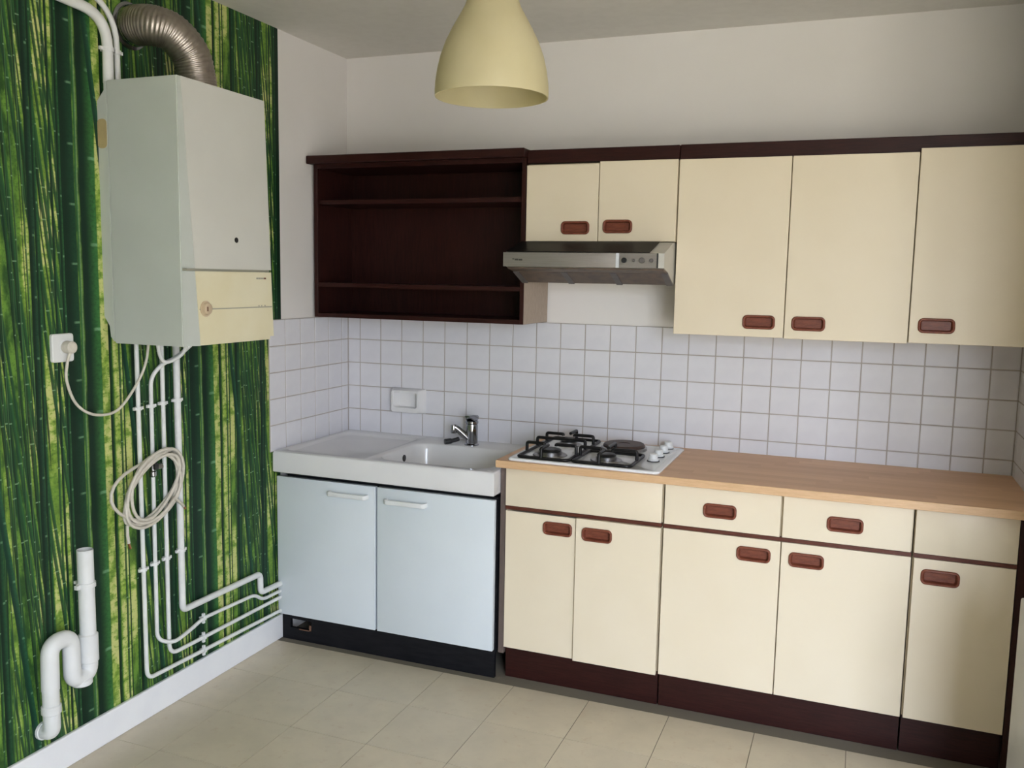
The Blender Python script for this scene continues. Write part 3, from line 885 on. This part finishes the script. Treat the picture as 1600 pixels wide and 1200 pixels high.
# ------------------------------------------------------------------ extractor hood
hd = thing('extractor_hood', 'grey metal extractor hood under the small wall cabinet', 'hood', (1.29, -0.25, 1.543))
HX0, HX1, HY = 0.984, 1.600, -0.490
def prism(bm, prof, x0, x1):
    """profile in (y, z) swept along x"""
    a = [bm.verts.new((x0, y, z)) for y, z in prof]; b_ = [bm.verts.new((x1, y, z)) for y, z in prof]
    n = len(prof)
    bm.faces.new(a); bm.faces.new(b_[::-1])
    for k in range(n): bm.faces.new((a[k], a[(k + 1) % n], b_[(k + 1) % n], b_[k]))
bm = bmesh.new(); prism(bm, [(HY + 0.006, 1.606), (HY + 0.006, 1.655), (-0.320, 1.7015), (-0.303, 1.7015), (-0.303, 1.549), (-0.410, 1.592)], HX0 + 0.006, HX1 - 0.004)
prism(bm, [(-0.303, 1.548), (-0.303, 1.7015), (-0.013, 1.7015), (-0.013, 1.548)], 1.002, HX1 - 0.004)
obj('body', bm, 'hood_side', hd)
obj('front_panel', box(HX0, 1.4225, HY, HY + 0.006, 1.604, 1.657, 0.0015, 2), 'steel', hd, True)
obj('control_panel', box(1.436, 1.5725, HY, HY + 0.006, 1.604, 1.657, 0.001, 1), 'steel', hd, True)
obj('chrome_trim', box(1.423, 1.4355, HY - 0.003, HY + 0.006, 1.604, 1.657, 0.001, 1), 'bright_trim', hd, True)
obj('end_trim', box(1.573, 1.577, HY - 0.001, HY + 0.006, 1.604, 1.657), 'black', hd)
obj('end_cap', box(1.5775, HX1, HY, HY + 0.006, 1.604, 1.657, 0.001, 1), 'hood_side', hd, True)
for kx, r, mt in ((1.455, 0.0095, 'black'), (1.489, 0.005, 'hood_rib'), (1.520, 0.0100, 'hood_rib'), (1.554, 0.0065, 'hood_rib')):
    obj('knob', lathe([(r, HY), (r, HY - 0.008), (r * 0.8, HY - 0.010)], 20, 'y', (kx, 0, 1.631)), mt, hd, True)
# smoked top visor
bm = bmesh.new(); prism(bm, [(HY + 0.004, 1.6585), (HY + 0.004, 1.6605), (-0.3195, 1.7055), (-0.3195, 1.7035)], HX0 + 0.010, HX1 - 0.055)
obj('visor', bm, 'hood_dark', hd)
# grille underside: sloped frame with three filter panels
bm = bmesh.new()
def under(y): return 1.592 - (y + 0.410) / 0.110 * 0.044
prism(bm, [(-0.470, 1.602), (-0.470, 1.596), (-0.408, 1.586), (-0.408, 1.592)], HX0 + 0.012, HX1 - 0.006)
obj('lip', bm, 'hood_under', hd)
fx = [1.006, 1.200, 1.392, 1.585]
for k in range(3):
    bm = bmesh.new(); prism(bm, [(-0.404, under(-0.404) - 0.001), (-0.3045, under(-0.3045) - 0.001), (-0.3045, under(-0.3045) - 0.005), (-0.404, under(-0.404) - 0.005)], fx[k] + 0.012, fx[k + 1] - 0.012)
    obj('filter_panel', bm, 'hood_under', hd)
for k in range(4):
    bm = bmesh.new(); prism(bm, [(-0.408, under(-0.408) - 0.001), (-0.303, under(-0.303) - 0.001), (-0.303, under(-0.303) - 0.008), (-0.408, under(-0.408) - 0.008)], fx[k] - 0.012, fx[k] + 0.012)
    obj('rib', bm, 'hood_rib', hd)
bm = bmesh.new()
for x0, x1, z0, z1 in ((1.022, 1.030, 1.630, 1.634), (1.032, 1.046, 1.627, 1.633), (1.048, 1.062, 1.6265, 1.6325)):
    bbox(bm, x0, x1, HY - 0.0004, HY, z0, z1)
obj('name_mark', bm, 'dark_mark', hd)

# ------------------------------------------------------------------ boiler
bo = thing('wall_boiler', 'white wall-hung gas boiler with a yellowed lower flap on the bamboo wallpaper', 'boiler', (0.15, -1.25, 1.33))
BY0, BY1, BX, BZ0, BZ1 = -1.460, -1.043, 0.314, 1.330, 2.146
bm = bmesh.new()
bbox(bm, 0.040, BX, BY0, BY1, BZ0, BZ1)
bmesh.ops.bevel(bm, geom=list(bm.edges), offset=0.003, segments=2, affect='EDGES')
obj('casing', bm, 'boiler', bo, True)
bm = bmesh.new()                                  # back plate with clipped corners
pz = [(0.0014, BZ0 + 0.085), (0.0014, BZ1 - 0.062), (0.030, BZ1 - 0.030), (0.030, BZ1 - 0.003), (0.0395, BZ1 - 0.003), (0.0395, BZ0 + 0.006), (0.026, BZ0 + 0.020), (0.022, BZ0 + 0.055)]
a_ = [bm.verts.new((x, BY0 - 0.0008, z)) for x, z in pz]; b2 = [bm.verts.new((x, BY1 - 0.003, z)) for x, z in pz]
bm.faces.new(a_); bm.faces.new(b2[::-1])
for k in range(len(pz)): bm.faces.new((a_[k], a_[(k + 1) % 8], b2[(k + 1) % 8], b2[k]))
obj('back_plate', bm, 'boiler', bo)
def fx_(z): return 0.320 + (BZ1 - z) / (BZ1 - BZ0) * 0.028         # the front flares out downwards
def wy_(z): return BY0 + 0.010 + (BZ1 - z) / (BZ1 - BZ0) * 0.030    # where the left bevel ends
def hexa(bm, lo_, hi_):
    v = [bm.verts.new(p) for p in lo_ + hi_]
    n = len(lo_)
    bm.faces.new(v[:n][::-1]); bm.faces.new(v[n:])
    for k in range(n): bm.faces.new((v[k], v[(k + 1) % n], v[n + (k + 1) % n], v[n + k]))
def bpanel(z0, z1):
    bm = bmesh.new()
    hexa(bm, *[[(BX, wy_(z), z), (BX, BY1, z), (fx_(z) - 0.004, BY1, z), (fx_(z), BY1 - 0.004, z), (fx_(z), wy_(z), z)] for z in (z0, z1)])
    return bm
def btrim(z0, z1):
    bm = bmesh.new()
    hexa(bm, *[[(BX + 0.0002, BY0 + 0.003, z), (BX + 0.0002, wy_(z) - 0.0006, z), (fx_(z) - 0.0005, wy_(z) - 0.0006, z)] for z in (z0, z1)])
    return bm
dp = obj('front_panel', bpanel(1.572, BZ1 - 0.002), 'boiler_front', bo)
obj('corner_trim', btrim(1.572, BZ1 - 0.002), 'boiler_trim_shaded', bo)
obj('corner_trim', btrim(BZ0 + 0.002, 1.564), 'boiler_trim_shaded', bo)
obj('sight_hole', lathe([(0.009, 0.333), (0.009, 0.3376), (0.006, 0.338)], 18, 'x', (0, -1.226, 1.667)), 'black', dp, True)
bm = bpanel(BZ0 + 0.002, 1.564)
bmesh.ops.bevel(bm, geom=[e for e in bm.edges if all(v.co.z < BZ0 + 0.003 and v.co.x > BX + 0.01 for v in e.verts)], offset=0.012, segments=4, affect='EDGES')
fp = obj('lower_flap', bm, 'boiler_cream', bo, True, label='yellowed cream control flap')
FX = fx_(1.447)
obj('panel_gap', box(0.285, 0.332, BY0 + 0.004, BY1 - 0.004, 1.5645, 1.5715), 'grey_mark', bo)
obj('flap_groove', box(FX - 0.001, FX + 0.0006, BY0 + 0.042, BY1 - 0.008, 1.444, 1.4475), 'grey_mark', fp)
obj('flap_knob', lathe([(0.025, FX), (0.025, FX + 0.0025), (0.020, FX + 0.0025), (0.018, FX + 0.012), (0.014, FX + 0.014)], 28, 'x', (0, -1.390, 1.447)), 'boiler_knob', fp, True)
obj('knob_pointer', box(FX + 0.012, FX + 0.0155, -1.400, -1.395, 1.440, 1.454), 'brown_mark', fp)
FX2 = fx_(1.5435)
bm = bmesh.new()
for k, (y0, y1) in enumerate(((-1.130, -1.121), (-1.119, -1.111), (-1.109, -1.101), (-1.099, -1.091))):
    bbox(bm, FX2 - 0.0006, FX2 + 0.0006, y0, y1, 1.5405, 1.546)
obj('name_mark', bm, 'grey_mark', fp)
obj('name_mark_end', box(FX2 - 0.0006, FX2 + 0.0006, -1.089, -1.078, 1.5405, 1.546), 'brown_mark', fp)
bm = bmesh.new()
for y0 in (-1.125, -1.110, -1.092): bbox(bm, FX - 0.0006, FX + 0.0006, y0, y0 + 0.005, 1.4485, 1.4525)
obj('indicator_mark', bm, 'grey_mark', fp)
bm = bmesh.new()
loft(bm, [[(0.019 + x, BY0 - 0.0010, 1.985 + z) for x, z in rrect(0.037, 0.090, 0.014, 5)], [(0.019 + x, BY0 - 0.0022, 1.985 + z) for x, z in rrect(0.037, 0.090, 0.014, 5)]], True, True)
obj('old_tape', bm, 'old_tape', bo, label='yellowed tan patch on the back plate')

# aluminium flue duct
fd = thing('flue_duct', 'corrugated aluminium flue duct bending from the boiler top to the wall', 'duct', (0.17, -1.22, 2.147))
pth = spline([(0.175, -1.205, 2.150), (0.175, -1.210, 2.200), (0.170, -1.232, 2.268), (0.145, -1.282, 2.322), (0.105, -1.316, 2.339), (0.055, -1.322, 2.344), (0.004, -1.316, 2.346)], 24)
rad = [0.0615 + 0.0014 * math.sin(i * math.pi / 2) for i in range(len(pth))]
obj('corrugated_hose', tube(pth, rad, 32), 'duct', fd, True, angle=80)
obj('wall_collar', lathe([(0.074, 0.0014), (0.074, 0.006), (0.0645, 0.009), (0.0645, 0.034), (0.0632, 0.036)], 36, 'x', (0, -1.316, 2.346)), 'chrome', fd, True)
obj('boiler_collar', lathe([(0.072, 2.1465), (0.072, 2.150), (0.0655, 2.152), (0.0655, 2.166)], 36, 'z', (0.175, -1.205, 0)), 'duct', fd, True)

# ------------------------------------------------------------------ pipes on the left wall
def clip(parent, y, z, r, horizontal=False):
    """wall clip round a pipe: stud, ring and two lugs"""
    bm = bmesh.new()
    x = 0.020
    if not horizontal:
        lathe([(r + 0.0005, z - 0.006), (r + 0.004, z - 0.006), (r + 0.004, z + 0.006), (r + 0.0005, z + 0.006)], 14, 'z', (x, y, 0), bm, close=True)
        bbox(bm, x - 0.004, x + 0.004, y - r - 0.014, y - r - 0.002, z - 0.005, z + 0.005)
        bbox(bm, x - 0.004, x + 0.004, y + r + 0.002, y + r + 0.012, z - 0.005, z + 0.005)
    else:
        lathe([(r + 0.0005, y - 0.006), (r + 0.004, y - 0.006), (r + 0.004, y + 0.006), (r + 0.0005, y + 0.006)], 14, 'y', (x, 0, z), bm, close=True)
        bbox(bm, x - 0.004, x + 0.004, y - 0.005, y + 0.005, z - r - 0.012, z - r - 0.002)
        bbox(bm, x - 0.004, x + 0.004, y - 0.005, y + 0.005, z + r + 0.002, z + r + 0.012)
    bbox(bm, 0.0014, x - r, y - 0.003, y + 0.003, z - 0.003, z + 0.003)
    obj('clip', bm, 'pipe_paint', parent, True)

def pipe(name, label, pts, r, fr, clips, group='white heating pipes on the bamboo wall'):
    p = thing(name, label, 'pipe', pts[0], group)
    obj('tube', tube(fillet(pts, fr, 7), r, 14), 'pipe_paint', p, True, angle=60)
    for c in clips: clip(p, *c[:2], r, *c[2:])
    return p
px = 0.020
TOPZ = BZ0 - 0.001
pipe('heating_pipe', 'lowest thin white pipe, turning just above the baseboard', [(px, -1.349, TOPZ), (px, -1.347, 0.150), (px, -0.552, 0.128)], 0.0075, 0.035, [(-1.348, 1.103), (-1.347, 0.545), (-1.058, 0.141, True)])
pipe('heating_pipe', 'thin white pipe with the wide curved bend, second from the left under the boiler',
     [(0.10, -1.150, TOPZ - 0.002), (0.056, -1.200, 1.265), (0.041, -1.262, 1.245), (px, -1.289, 1.200), (px, -1.294, 0.270), (px + 0.020, -1.235, 0.243), (px + 0.012, -1.150, 0.252), (px, -1.056, 0.267), (px, -0.750, 0.256), (px, -0.700, 0.218), (px, -0.552, 0.216)], 0.0070, [0, .05, .03, .03, .05, .03, .03, .03, .03, .03, 0], [(-1.2885, 1.104), (-1.2925, 0.550), (-1.056, 0.266, True)])
pipe('heating_pipe', 'thin straight white pipe, third from the left under the boiler', [(px, -1.234, TOPZ), (px, -1.237, 0.194), (px, -0.552, 0.188)], 0.0075, 0.045, [(-1.234, 1.107), (-1.236, 0.553), (-1.058, 0.1925, True)])
pipe('heating_pipe', 'thickest white pipe under the boiler, running to the sink and stepping down', [(px, -1.164, TOPZ), (px, -1.165, 0.336), (px, -0.713, 0.333), (px, -0.712, 0.252), (px, -0.552, 0.248)], 0.0120, 0.022, [(-1.164, 1.110), (-1.165, 0.562)])
lp = spline([(0.085, -1.322, TOPZ - 0.002), (0.075, -1.300, 1.278), (0.070, -1.272, 1.256), (0.074, -1.232, 1.262), (0.086, -1.202, 1.285), (0.10, -1.195, TOPZ - 0.002)], 7)
tag(obj('gas_hose', tube(lp, 0.0065, 12), 'pipe_paint', None, True, angle=60), 'short white looped pipe hanging below the boiler', 'pipe')
# pipes above the boiler
pipe('conduit_pipe', 'thick white pipe rising left from the boiler top', [(px + 0.002, -1.432, BZ1 - 0.003), (px + 0.002, -1.430, 2.345), (px + 0.002, -1.75, 2.365)], 0.0165, 0.15, [(-1.431, 2.245)], 'white pipes above the boiler')
pipe('conduit_pipe', 'thin white pipe beside the thick one above the boiler', [(px, -1.391, BZ1 - 0.003), (px, -1.392, 2.375), (px, -1.62, 2.43)], 0.0090, 0.13, [(-1.3915, 2.245)], 'white pipes above the boiler')

# plugged socket with the looping cord
so = thing('wall_socket', 'white wall socket on the bamboo wallpaper left of the boiler', 'socket', (0.0014, -1.634, 1.325))
bm = bmesh.new()
loft(bm, [[(x_, -1.634 + a, 1.325 + b_) for a, b_ in rrect(w, h, 0.008, 4)] for x_, w, h in ((0.0014, 0.079, 0.086), (0.010, 0.079, 0.086), (0.013, 0.074, 0.081))], True, True)
obj('cover_plate', bm, 'white_plastic', so, True)
obj('socket_well', lathe([(0.0235, 0.0128), (0.0235, 0.0142), (0.020, 0.0142), (0.020, 0.0132)], 28, 'x', (0, -1.628, 1.327)), 'white_plastic', so, True)
pc = thing('power_cord', 'round beige plug and cord looping from the wall socket to the boiler', 'cord', (0.035, -1.628, 1.327))
obj('plug', lathe([(0.0185, 0.0145), (0.0195, 0.020), (0.0185, 0.040), (0.014, 0.044)], 26, 'x', (0, -1.626, 1.327)), 'cable', pc, True)
cp = spline([(0.034, -1.630, 1.311), (0.032, -1.640, 1.280), (0.028, -1.641, 1.225), (0.028, -1.608, 1.150), (0.028, -1.538, 1.108), (0.030, -1.447, 1.112), (0.040, -1.372, 1.190), (0.055, -1.345, 1.26), (0.06, -1.335, BZ0 - 0.002)], 10)
obj('cord', tube(cp, 0.0045, 10), 'cable', pc, True, angle=80)

# grey tap behind the coil and the coiled cable
gv = thing('gas_valve', 'small grey metal valve on the thin pipe behind the coiled cable', 'valve', (0.03, -1.293, 0.89))
obj('valve_body', lathe([(0.010, 0.858), (0.013, 0.862), (0.013, 0.876), (0.010, 0.880), (0.010, 0.902), (0.012, 0.905), (0.012, 0.918)], 18, 'z', (px, -1.291, 0)), 'chrome', gv, True)
obj('valve_outlet', tube([(px + 0.004, -1.291, 0.890), (px + 0.014, -1.262, 0.893)], 0.010, 14), 'chrome', gv, True)
obj('valve_handle', boxes((px + 0.011, px + 0.019, -1.300, -1.282, 0.884, 0.905), bev=0.002), 'black', gv, True)
cc = thing('cable_coil', 'coiled beige cable hanging over the pipes below the boiler', 'cable', (0.045, -1.31, 0.71))
random.seed(11)
ang0 = R(38)
pts = []
turns, NS = 7.30, 28
tot = int(turns * NS)
for i in range(tot + 1):
    a = math.pi + 2 * math.pi * i / NS
    k = i / tot
    A = 0.138 + 0.016 * math.sin(2.6 * k * 6.28) + 0.004 * math.sin(17 * k)
    B = 0.094 + 0.016 * math.cos(3.3 * k * 6.28)
    f_ = math.sin((i / NS - 1.72) / 0.42 * math.pi) if 1.72 < i / NS < 2.14 else 0     # one loop strays to the left
    u_, v_ = A * math.cos(a), B * math.sin(a)
    yy_ = -1.318 + u_ * math.cos(ang0) - v_ * math.sin(ang0) - 0.075 * f_
    zz_ = 0.828 + u_ * math.sin(ang0) + v_ * math.cos(ang0) + 0.025 * f_
    pts.append((0.040 + 0.020 * k + 0.005 * math.sin(a * 1.7), yy_, zz_))
head = [(0.040, -1.430, 0.662), (0.040, -1.434, 0.69), (0.040, -1.434, 0.72)]
tail = [(0.052, -1.190, 0.742), (0.046, -1.176, 0.730)]
obj('sheath', tube(head + pts[1:] + tail, 0.0056, 9), 'cable', cc, True, angle=80)
obj('wire_end', tube([(0.040, -1.430, 0.662), (0.041, -1.424, 0.642)], 0.0042, 8), 'brass', cc, True, label='bare brown wire end')
obj('wire_end', tube([(0.046, -1.176, 0.730), (0.044, -1.165, 0.718)], 0.0042, 8), 'brass', cc, True, label='bare brown wire end')

# waste pipe with trap
wp = thing('waste_pipe', 'white plastic waste pipe with a trap, open at the top, on the bamboo wallpaper', 'pipe', (0.06, -1.65, 0.16))
wx = 0.048
r = 0.0245
bm = tube([(wx, -1.617, 0.300 + 0.10), (wx, -1.617, 0.695)], r, 24, None, False)
tube([(wx, -1.617, 0.695), (wx, -1.617, 0.60)], r - 0.0025, 24, bm, False)
obj('standpipe', bm, 'white_plastic', wp, True, angle=60)
obj('standpipe_mouth', lathe([(r - 0.0026, 0.62), (r - 0.003, 0.6205)], 20, 'z', (wx, -1.617, 0)), 'black', wp)
obj('coupling', lathe([(r + 0.0005, 0.330), (r + 0.005, 0.334), (r + 0.005, 0.420), (r + 0.0005, 0.424)], 24, 'z', (wx, -1.617, 0)), 'white_plastic', wp, True)
ub = fillet([(wx, -1.617, 0.42), (wx, -1.617, 0.292), (wx, -1.683, 0.292), (wx, -1.683, 0.440), (wx, -1.761, 0.440), (wx, -1.764, 0.30)], 0.046, 8)
obj('trap', tube(ub, r + 0.0015, 24), 'white_plastic', wp, True, angle=70)
obj('trap_nut', lathe([(r + 0.004, 0.268), (r + 0.007, 0.272), (r + 0.007, 0.284), (r + 0.003, 0.288)], 24, 'z', (wx, -1.648, 0)), 'white_plastic', wp, True)
obj('outlet', tube(fillet([(wx, -1.764, 0.31), (wx, -1.764, 0.165), (0.002, -1.760, 0.160)], 0.040, 8), r, 24), 'white_plastic', wp, True, angle=70)
obj('outlet_socket', lathe([(r + 0.0005, 0.225), (r + 0.004, 0.228), (r + 0.004, 0.250), (r + 0.0005, 0.253)], 24, 'z', (wx, -1.764, 0)), 'white_plastic', wp, True)
obj('elbow_rim', lathe([(r + 0.0005, 0.003), (r + 0.0035, 0.003), (r + 0.0035, 0.012), (r + 0.0005, 0.014)], 24, 'x', (0, -1.760, 0.160)), 'white_plastic', wp, True)
bm = bmesh.new()
lathe([(r + 0.0005, 0.575), (r + 0.004, 0.575), (r + 0.004, 0.590), (r + 0.0005, 0.590)], 24, 'z', (wx, -1.617, 0), bm, close=True)
bbox(bm, wx - 0.006, wx + 0.006, -1.617 - r - 0.016, -1.617 - r - 0.003, 0.576, 0.589)
bbox(bm, 0.0014, wx - r, -1.622, -1.612, 0.578, 0.587)
obj('clip', bm, 'white_plastic', wp, True)

# ------------------------------------------------------------------ pendant lamp
LX, LY, LZ = 1.382, -1.57, 2.000
pn = thing('pendant_lamp', 'cream bell-shaped pendant lamp hanging from the ceiling', 'lamp', (LX, LY, LZ))
prof = [(0.1395, 0.000), (0.1400, 0.012), (0.1385, 0.035), (0.134, 0.065), (0.126, 0.098), (0.114, 0.130), (0.099, 0.160), (0.083, 0.188), (0.069, 0.213), (0.0605, 0.236), (0.057, 0.262), (0.055, 0.290), (0.050, 0.312), (0.030, 0.318), (0.012, 0.319)]
th = 0.0030
inner = [(max(r_ - th, 0.010), h if i == 0 else h - (th if i > len(prof) - 4 else 0)) for i, (r_, h) in enumerate(prof)][::-1]
obj('shade', lathe([(r_, LZ + h) for r_, h in prof + inner], 64, 'z', (LX, LY, 0), close=True), 'shade', pn, True, angle=50)
obj('bulb_holder', lathe([(0.018, LZ + 0.250), (0.020, LZ + 0.255), (0.020, LZ + 0.314), (0.012, LZ + 0.330), (0.006, LZ + 0.350)], 24, 'z', (LX, LY, 0)), 'white_plastic', pn, True)
obj('cord', tube([(LX, LY, LZ + 0.348), (LX, LY, ZC - 0.035)], 0.0032, 10), 'white_plastic', pn, True)
obj('ceiling_rose', lathe([(0.006, ZC - 0.045), (0.030, ZC - 0.036), (0.046, ZC - 0.014), (0.047, ZC - 0.001)], 32, 'z', (LX, LY, 0)), 'white_plastic', pn, True)

# ------------------------------------------------------------------ radiator on the short right wall
ra = thing('radiator', 'white panel radiator cut off by the right edge, beside the narrow base cabinet', 'radiator', (2.76, -1.2, 0.12))
RX, RY1, RY0 = 2.705, -1.000, -1.42
obj('front_plate', box(RX, RX + 0.016, RY0, RY1, 0.100, 0.735, 0.006, 3), 'radiator', ra, True)
obj('rear_plate', box(RX + 0.060, RX + 0.076, RY0, RY1, 0.100, 0.735, 0.006, 3), 'radiator', ra, True)
y_ = RY0 + 0.03
fin = None
while y_ < RY1 - 0.02:
    if fin is None:
        fo = obj('fin', box(RX + 0.016, RX + 0.060, y_, y_ + 0.004, 0.130, 0.705), 'radiator', ra); fin = fo.data; yb = y_
    else:
        c = bpy.data.objects.new('fin', fin); COL.objects.link(c); c.parent = ra; c.location = (0, y_ - yb, 0)
    y_ += 0.033
obj('bracket', boxes((RX + 0.076, XR - 0.0008, RY1 - 0.12, RY1 - 0.08, 0.20, 0.66)), 'radiator', ra)
obj('bracket', boxes((RX + 0.076, XR - 0.0008, RY0 + 0.08, RY0 + 0.12, 0.20, 0.66)), 'radiator', ra)
